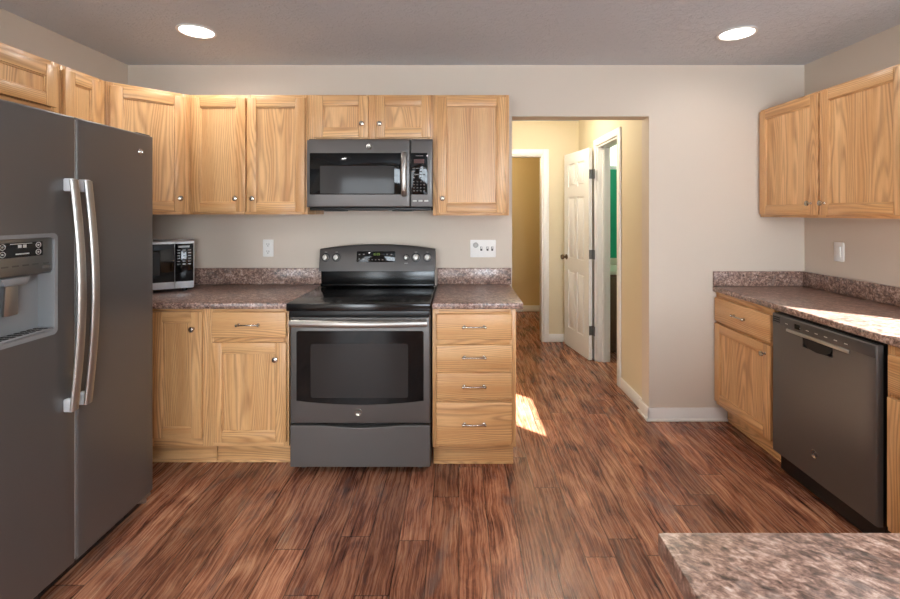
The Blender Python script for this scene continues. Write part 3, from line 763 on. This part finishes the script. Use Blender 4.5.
for kx, kr in ((0.049, 0.020), (0.119, 0.020), (0.572, 0.015), (0.636, 0.022), (0.710, 0.021)):
    b = newbm(); lathe(b, [(kr * 1.0, 0), (kr * 1.0, 0.003), (kr * 0.92, 0.004), (kr * 0.84, 0.020), (kr * 0.72, 0.024), (0.001, 0.0245)], (kx, 0.0, ky), seg=24)
    box(b, kx - 0.0035, kx + 0.0035, -0.031, -0.020, ky - kr * 0.9, ky + kr * 0.9, 0.002)
    k = obj('knob', on_panel(b), M['steel'], bg)
    b = newbm(); lathe(b, [(kr * 1.42, -0.0005), (kr * 1.42, 0.0015), (kr * 1.02, 0.003)], (kx, 0, ky), seg=24); obj('bezel', on_panel(b), M['black'], k)
b = newbm(); plate(b, 0.250, 0.500, -0.014, 0.056, -0.003, 0.002, 0.006, 0.001); dp = obj('display', on_panel(b), M['black_glass'], bg)
b = newbm()
# seven segment clock 10:09
def seven(bm, ch, x, z, w, h, y):
    seg = {'0': 'abcdef', '1': 'bc', '9': 'abcdfg'}[ch]; s = w * 0.18
    R_ = {'a': (0, w, h - s, h), 'g': (0, w, h / 2 - s / 2, h / 2 + s / 2), 'd': (0, w, 0, s), 'b': (w - s, w, h / 2, h), 'c': (w - s, w, 0, h / 2), 'f': (0, s, h / 2, h), 'e': (0, s, 0, h / 2)}
    for k in seg:
        a0, a1, b0, b1 = R_[k]; box(bm, x + a0, x + a1, y - 0.0006, y, z + b0, z + b1)
for i, ch in enumerate('1009'): seven(b, ch, 0.353 + i * 0.0115 + (0.004 if i > 1 else 0), 0.030, 0.008, 0.014, -0.003)
obj('clock_digits', on_panel(b), M['digits'], dp)
b = newbm()
for xx in (0.268, 0.296, 0.448, 0.476):
    for zz in (0.006, 0.036): box(b, xx - 0.005, xx + 0.005, -0.0036, -0.003, zz - 0.0035, zz + 0.0035)
for xx in (0.330, 0.352, 0.374, 0.396, 0.420): box(b, xx - 0.004, xx + 0.004, -0.0036, -0.003, -0.001, 0.004)
pieces('key_marking', on_panel(b), plain('grey_marking', srgb(120, 120, 118), 0.5), dp)
b = newbm()
for kx in (0.049, 0.119, 0.572, 0.636, 0.710): box(b, kx - 0.008, kx + 0.008, -0.0008, 0.0, 0.050, 0.0525)
for kx in (0.572,): box(b, kx - 0.012, kx + 0.012, -0.0008, 0.0, -0.022, -0.0195)
pieces('dial_marking', on_panel(b), M['mark'], bg)

# ------------------------------------------------------------------ over-the-range microwave
MX0, MW, MZ0, MZ1 = -0.894, 0.740, 1.432, 1.829
c = thing('range_microwave', 'slate microwave with black window hung over the range', 'microwave', (MX0, 2.64, 0))
b = newbm(); box(b, 0.002, MW - 0.002, 0.031, YB - 2.64 - 0.003, MZ0, MZ1 + 0.010, 0.004); obj('body', b, M['body_dark'], c)
b = newbm(); box(b, 0.01, MW - 0.01, 0.02, 0.36, MZ0 - 0.016, MZ0 - 0.0005, 0.004); box(b, 0.10, 0.22, 0.01, 0.10, MZ0 - 0.022, MZ0 - 0.016, 0.002); box(b, 0.50, 0.62, 0.01, 0.10, MZ0 - 0.022, MZ0 - 0.016, 0.002); obj('vent_base', b, M['black'], c)
b = newbm(); slab(b, 0.0, 0.607, MZ0 + 0.002, MZ1, 0.0, 0.030, 0.008); dr = obj('door', b, M['slate'], c)
b = newbm(); plate(b, 0.019, 0.588, 1.508, 1.752, -0.003, 0.004, 0.006, 0.001); wg = obj('window', b, M['black_glass'], dr)
b = newbm(); plate(b, 0.080, 0.515, 1.514, 1.676, -0.0042, -0.0025, 0.004); obj('mesh_screen', b, plain('mesh_screen', srgb(62, 61, 61), 0.07, 0, spec=0.16), wg)
b = newbm(); tube(b, [(0.573, -0.012 - 0.024 * math.sin(PI * k / 16) ** 0.6 if 0 < k < 16 else -0.004, 1.502 + 0.252 * k / 16) for k in range(17)], 0.017, 12, flat=0.009); obj('handle', b, M['steel'], dr)
badge(dr, 0.368, 0.0, 1.790, 0.018)
b = newbm(); slab(b, 0.609, MW, MZ0 + 0.002, MZ1, 0.0, 0.030, 0.008); cp = obj('control_panel', b, M['slate'], c)
b = newbm(); plate(b, 0.611, 0.710, 1.508, 1.752, -0.003, 0.004, 0.005, 0.001); kp = obj('keypad', b, M['black_glass'], cp)
b = newbm(); box(b, 0.630, 0.690, -0.0038, -0.003, 1.692, 1.716); obj('clock_display', b, M['digits_red'], kp)
b = newbm()
for i in range(4):
    for j in range(8):
        z = 1.530 + j * 0.018 + (0.006 if j > 3 else 0)
        if j in (4, 6) and i % 2: continue
        xx = 0.630 + i * 0.020; ww = 0.0045 if j < 5 else 0.008
        box(b, xx - ww, xx + ww, -0.0036, -0.003, z - 0.003, z + 0.003)
box(b, 0.640, 0.684, -0.0036, -0.003, 1.733, 1.737)
pieces('key_marking', b, plain('dim_marking', srgb(96, 92, 90), 0.5), kp)
for i in range(3):
    b = newbm(); plate(b, 0.622 + i * 0.034, 0.646 + i * 0.034, 1.466, 1.476, -0.003, 0.001, 0.003, 0.001); obj('button', b, M['mark'], cp)

# ------------------------------------------------------------------ countertop microwave, turned in the corner
c = thing('countertop_microwave', 'silver and black microwave on the left counter beside the refrigerator', 'microwave', (-1.64 - 0.44 * math.cos(PI / 6), 2.785 - 0.44 * math.sin(PI / 6), CT + 0.0005), PI / 6)
w, hh, dd = 0.44, 0.290, 0.258
b = newbm(); box(b, 0, w, 0.014, dd, 0.018, 0.018 + hh, 0.006); 
obj('case', b, M['silver'], c)
for xx in (0.05, w - 0.05):
    for yy in (0.05, dd - 0.04):
        b = newbm(); lathe(b, [(0.014, 0), (0.016, 0.0185)], (xx, yy, 0), (0, 0, 1), 12); obj('foot', b, M['black'], c)
b = newbm(); box(b, 0.0, w * 0.77, -0.004, 0.0135, 0.020, 0.016 + hh, 0.004); dr = obj('door', b, M['silver'], c)
b = newbm(); box(b, 0.003, w * 0.768, -0.0065, -0.003, 0.062, hh + 0.002, 0.001); g = obj('window', b, M['black_glass'], dr)
b = newbm(); plate(b, 0.05, w * 0.60, 0.105, 0.245, -0.0075, -0.006, 0.006); obj('mesh_screen', b, plain('grey_mesh_screen', srgb(70, 70, 72), 0.15), g)
b = newbm(); box(b, w * 0.774, w, -0.004, 0.0135, 0.020, 0.016 + hh, 0.004); cp = obj('control_panel', b, M['silver'], c)
b = newbm(); box(b, w * 0.776, w - 0.003, -0.0065, -0.003, 0.062, hh + 0.002, 0.001); kp = obj('keypad', b, M['black_glass'], cp)
b = newbm()
for i in range(3):
    for j in range(6): box(b, w * 0.80 + i * 0.028, w * 0.80 + i * 0.028 + 0.016, -0.0072, -0.0064, 0.165 + j * 0.017, 0.171 + j * 0.017)
box(b, w * 0.81, w * 0.81 + 0.06, -0.0072, -0.0064, 0.268, 0.280)
pieces('key_marking', b, plain('panel_marking', srgb(150, 150, 150), 0.5), kp)

# ------------------------------------------------------------------ refrigerator (faces +x, local x runs along world +y)
FX, FY0, FW = -1.455, 1.290, 0.868
c = thing('refrigerator', 'slate side by side refrigerator with ice dispenser at the left edge', 'refrigerator', (FX, FY0, 0), PI / 2)
SEAM = 0.4215
FZ0, FZ1 = 0.075, 1.765
b = newbm(); box(b, 0.012, FW - 0.012, 0.082, 0.770, 0.03, 1.745, 0.006); obj('body', b, M['body_dark'], c)
b = newbm(); box(b, 0.02, FW - 0.02, 0.050, 0.081, 0.018, 0.068, 0.003)
for i in range(14): box(b, 0.08 + i * 0.05, 0.115 + i * 0.05, 0.046, 0.051, 0.030, 0.056, 0.002)
obj('base_grille', b, M['black'], c)
for xx in (0.05, FW - 0.05):
    for yy in (0.11, 0.70):
        b = newbm(); lathe(b, [(0.022, 0), (0.022, 0.02), (0.012, 0.031)], (xx, yy, 0.0005), (0, 0, 1), 12); obj('foot', b, M['black'], c)
    b = newbm(); box(b, xx - 0.045, xx + 0.045, 0.02, 0.12, 1.7455, 1.772, 0.006); obj('hinge_cover', b, M['body_dark'], c)
    b = newbm(); box(b, xx - 0.035, xx + 0.035, 0.012, 0.080, FZ0 - 0.016, FZ0 - 0.001, 0.003); lathe(b, [(0.010, 0), (0.010, 0.035)], (xx + (0.02 if xx > 0.4 else -0.02), 0.035, FZ0 - 0.045), (0, 0, 1), 12); obj('bottom_hinge', b, M['steel'], c)
def bow(x): return 0.008 * ((x - SEAM) / SEAM) ** 2
DX0, DX1, DZ0, DZ1 = 0.085, 0.338, 0.965, 1.328
b = newbm(); slab(b, 0.002, SEAM - 0.003, FZ0, FZ1, 0.0, 0.078, 0.010, (DX0 + 0.010, DX1 - 0.010, DZ0 + 0.014, DZ1 - 0.012), 0.062, bow); fd = obj('freezer_door', b, M['slate_fridge'], c)
b = newbm(); slab(b, SEAM + 0.003, FW - 0.002, FZ0, FZ1, 0.0, 0.078, 0.010, None, 0, bow); rd = obj('fridge_door', b, M['slate_fridge'], c)
b = newbm(); box(b, SEAM - 0.003, SEAM + 0.003, 0.007, 0.040, FZ0 + 0.01, FZ1 - 0.01); obj('door_gasket', b, M['silver'], c)
# long bowed handles
def fridge_handle(parent, x):
    b = newbm(); z0, z1 = 0.672, 1.522; n = 28
    pts = [(x, -0.030 - 0.030 * math.sin(PI * k / n), z0 + (z1 - z0) * k / n) for k in range(n + 1)]
    tube(b, pts, 0.017, 14, flat=0.010)
    h = obj('handle', b, M['steel'], parent)
    b = newbm()
    for z in (z0 + 0.018, z1 - 0.018): box(b, x - 0.012, x + 0.012, -0.034, bow(x) + 0.001, z - 0.024, z + 0.024, 0.005)
    pieces('mount', b, M['silver'], h)
fridge_handle(fd, SEAM - 0.046); fridge_handle(rd, SEAM + 0.0165)
# ice and water dispenser
b = newbm()
o_, i_ = rrect(DX0, DX1, DZ0, DZ1, 0.018), rrect(DX0 + 0.012, DX1 - 0.012, DZ0 + 0.016, DZ1 - 0.014, 0.012)
yA = -0.004
for ring in (0,):
    A = [b.verts.new((p[0], yA + bow(p[0]), p[1])) for p in o_]; B = [b.verts.new((p[0], yA + bow(p[0]) + 0.001, p[1])) for p in i_]
    A2 = [b.verts.new((p[0], 0.006 + bow(p[0]), p[1])) for p in o_]; B2 = [b.verts.new((p[0], 0.058, p[1])) for p in i_]
    n = len(A)
    for k in range(n):
        q = (k + 1) % n
        b.faces.new((A[k], A[q], B[q], B[k])); b.faces.new((A[k], A[q], A2[q], A2[k])); b.faces.new((B[k], B[q], B2[q], B2[k]))
    b.faces.new(B2)
bmesh.ops.recalc_face_normals(b, faces=b.faces)
ds = obj('dispenser', b, M['dispenser_grey'], fd)
b = newbm(); prism(b, [(0.004, 1.195), (0.012, 1.188), (0.056, 1.188), (0.056, 1.313), (0.004, 1.313)], DX0 + 0.013, DX1 - 0.013, 0.002, axis=0); pn = obj('control_panel', b, M['grey_steel'], ds)
b = newbm(); plate(b, 0.125, 0.285, 1.253, 1.302, 0.0015, 0.006, 0.003); sc = obj('display', b, M['black_glass'], pn)
b = newbm()
for xx in (0.145, 0.268):
    for zz in (1.266, 1.290):
        tube(b, [(xx + 0.009 * math.cos(k * PI / 8), 0.001, zz + 0.009 * math.sin(k * PI / 8)) for k in range(17)], 0.0012, 5); box(b, xx - 0.003, xx + 0.003, 0.0008, 0.0015, zz - 0.003, zz + 0.003)
box(b, 0.196, 0.208, 0.0008, 0.0015, 1.284, 1.294); box(b, 0.213, 0.225, 0.0008, 0.0015, 1.284, 1.294); box(b, 0.188, 0.235, 0.0008, 0.0015, 1.262, 1.266); box(b, 0.170, 0.245, 0.0008, 0.0015, 1.297, 1.299)
pieces('key_marking', b, M['mark'], sc)
b = newbm()
for xx in (0.12, 0.155, 0.19, 0.225, 0.26, 0.30): box(b, xx - 0.011, xx + 0.011, 0.0030, 0.0042, 1.222, 1.227)
box(b, 0.285, 0.315, 0.0030, 0.0042, 1.206, 1.216)
pieces('button_marking', b, plain('soft_marking', srgb(96, 96, 96), 0.5), pn)
b = newbm(); prism(b, [(0.150, 1.186), (0.162, 1.160), (0.238, 1.160), (0.250, 1.186)], 0.010, 0.056, 0.003, axis=1); obj('nozzle_housing', b, M['dispenser_grey'], ds)
b = newbm(); prism(b, [(0.178, 1.158), (0.172, 1.060), (0.222, 1.060), (0.222, 1.158)], 0.024, 0.032, 0.003, axis=1); obj('paddle', b, M['steel'], ds)
b = newbm(); box(b, DX0 + 0.016, DX1 - 0.016, -0.002, 0.056, DZ0 + 0.017, DZ0 + 0.026, 0.002); tr = obj('drip_tray', b, M['dispenser_grey'], ds)
b = newbm()
for i in range(9):
    for j in range(3): lathe(b, [(0.0075, 0), (0.0075, 0.0008)], (DX0 + 0.034 + i * 0.023, 0.010 + j * 0.017, DZ0 + 0.0258), (0, 0, 1), 10)
pieces('drain_hole', b, M['dark'], tr)
badge(rd, 0.772, bow(0.772) - 0.0005, 1.680, 0.020, False)

# ------------------------------------------------------------------ dishwasher (faces -x)
c = thing('dishwasher', 'slate grey dishwasher under the right countertop', 'dishwasher', (1.710, 2.455, 0), -PI / 2)
w = 0.612
b = newbm(); box(b, 0.004, w - 0.004, 0.042, 0.60, 0.012, 0.868, 0.004); obj('body', b, M['black'], c)
b = newbm(); box(b, 0.004, w - 0.004, 0.095, 0.115, 0.001, 0.110, 0.002); obj('toe_panel', b, M['black'], c)
b = newbm(); slab(b, 0.0, w, 0.112, 0.858, 0.0, 0.028, 0.006, (0.215, 0.395, 0.735, 0.782), 0.022); dr = obj('door', b, M['slate'], c)
b = newbm(); box(b, 0.0, w, 0.0285, 0.0415, 0.112, 0.860, 0.002); obj('gasket', b, M['black'], c)
b = newbm(); prism(b, [(0.213, 0.784), (0.397, 0.784), (0.385, 0.752), (0.355, 0.736), (0.305, 0.730), (0.255, 0.736), (0.225, 0.752)], -0.0006, 0.0215, axis=1); obj('pocket_handle', b, M['dark'], dr)
b = newbm(); prism(b, [(-0.007, 0.785), (-0.0005, 0.782), (-0.0005, 0.800), (-0.007, 0.797)], 0.110, 0.485, 0.001, axis=0); obj('handle_lip', b, M['steel'], dr)
b = newbm(); box(b, 0.004, w - 0.004, -0.0025, 0.001, 0.803, 0.853, 0.002); cp = obj('control_strip', b, M['slate_dark'], dr)
b = newbm(); plate(b, 0.165, 0.200, 0.812, 0.836, -0.0034, -0.002, 0.002); obj('display', b, M['black_glass'], cp)
b = newbm()
for i in range(7): box(b, 0.10 + i * 0.055 + (0.03 if i > 0 else 0), 0.118 + i * 0.055 + (0.03 if i > 0 else 0), -0.0031, -0.0024, 0.820, 0.824)
pieces('key_marking', b, M['mark'], cp)
b = newbm()
for i in range(3): box(b, 0.010, 0.060, -0.0034, -0.002, 0.816 + i * 0.011, 0.822 + i * 0.011)
pieces('vent_slot', b, M['dark'], cp)
badge(dr, 0.290, 0.0, 0.240, 0.020)

# ------------------------------------------------------------------ outlets and switches
def cover_plate(t, w, h):
    b = newbm(); plate(b, -w / 2, w / 2, -h / 2, h / 2, -0.006, -0.0008, 0.005, 0.0018); return obj('cover_plate', b, M['white'], t)
t = thing('wall_outlet', 'white double outlet on the back wall left of the range', 'outlet', (X(268.5, 148), YB, 1.163)); cover_plate(t, 0.072, 0.116)
for z in (-0.024, 0.024):
    b = newbm(); plate(b, -0.017, 0.017, z - 0.017, z + 0.017, -0.0085, -0.006, 0.012); r = obj('receptacle', b, M['white'], t)
    b = newbm(); box(b, -0.008, -0.0055, -0.0092, -0.0084, z - 0.002, z + 0.008); box(b, 0.0055, 0.008, -0.0092, -0.0084, z - 0.002, z + 0.008); lathe(b, [(0.003, 0), (0.003, 0.0008)], (0, -0.0084, z - 0.009), seg=10); pieces('slot', b, M['slot'], r)
t = thing('switch_plate', 'wide white switch plate with a round dimmer right of the range', 'light switch', (X(483, 148), YB, 1.160)); cover_plate(t, 0.172, 0.118)
b = newbm(); lathe(b, [(0.018, 0), (0.018, 0.004), (0.015, 0.014), (0.012, 0.018), (0.001, 0.019)], (-0.050, -0.006, 0.024), seg=24); obj('dimmer_knob', b, M['mark'], t)
for xx in (-0.012, 0.030, 0.062):
    b = newbm(); plate(b, xx - 0.0065, xx + 0.0065, -0.014, 0.014, -0.0075, -0.006, 0.002); s_ = obj('toggle_surround', b, M['slot'], t)
    b = newbm(); prism(b, [(-0.007, -0.004), (-0.018, 0.008), (-0.018, 0.014), (-0.007, 0.006)], xx - 0.004, xx + 0.004, 0.001, axis=0); obj('toggle', b, M['white'], s_)
t = thing('wall_switch', 'white rocker switch on the right wall above the counter', 'light switch', (XR, 2.760, 1.162), -PI / 2); cover_plate(t, 0.074, 0.118)
b = newbm(); plate(b, -0.0165, 0.0165, -0.033, 0.033, -0.0095, -0.006, 0.003, 0.001); obj('rocker', b, M['white'], t)

# ------------------------------------------------------------------ bathroom vanity seen past the open door
c = thing('bathroom_vanity', 'dark wooden vanity with cream top in the bathroom past the hall', 'vanity', (1.432, 4.47, 0))
b = newbm(); box(b, 0.012, 1.0, 0.03, 0.54, 0.08, 0.785, 0.002); obj('body', b, M['vanity_wood'], c)
b = newbm(); box(b, 0.012, 1.0, 0.07, 0.09, 0.001, 0.08, 0.001); obj('toe_kick', b, M['vanity_wood'], c)
for k in range(2):
    b = newbm(); box(b, 0.03 + k * 0.48, 0.49 + k * 0.48, 0.010, 0.0295, 0.12, 0.76, 0.004); obj('door', b, M['vanity_wood'], c)
b = newbm(); box(b, 0.008, 1.02, 0.0, 0.54, 0.7855, 0.825, 0.005); box(b, 0.008, 1.02, 0.52, 0.54, 0.826, 0.90, 0.003); obj('vanity_top', b, M['cream'], c)
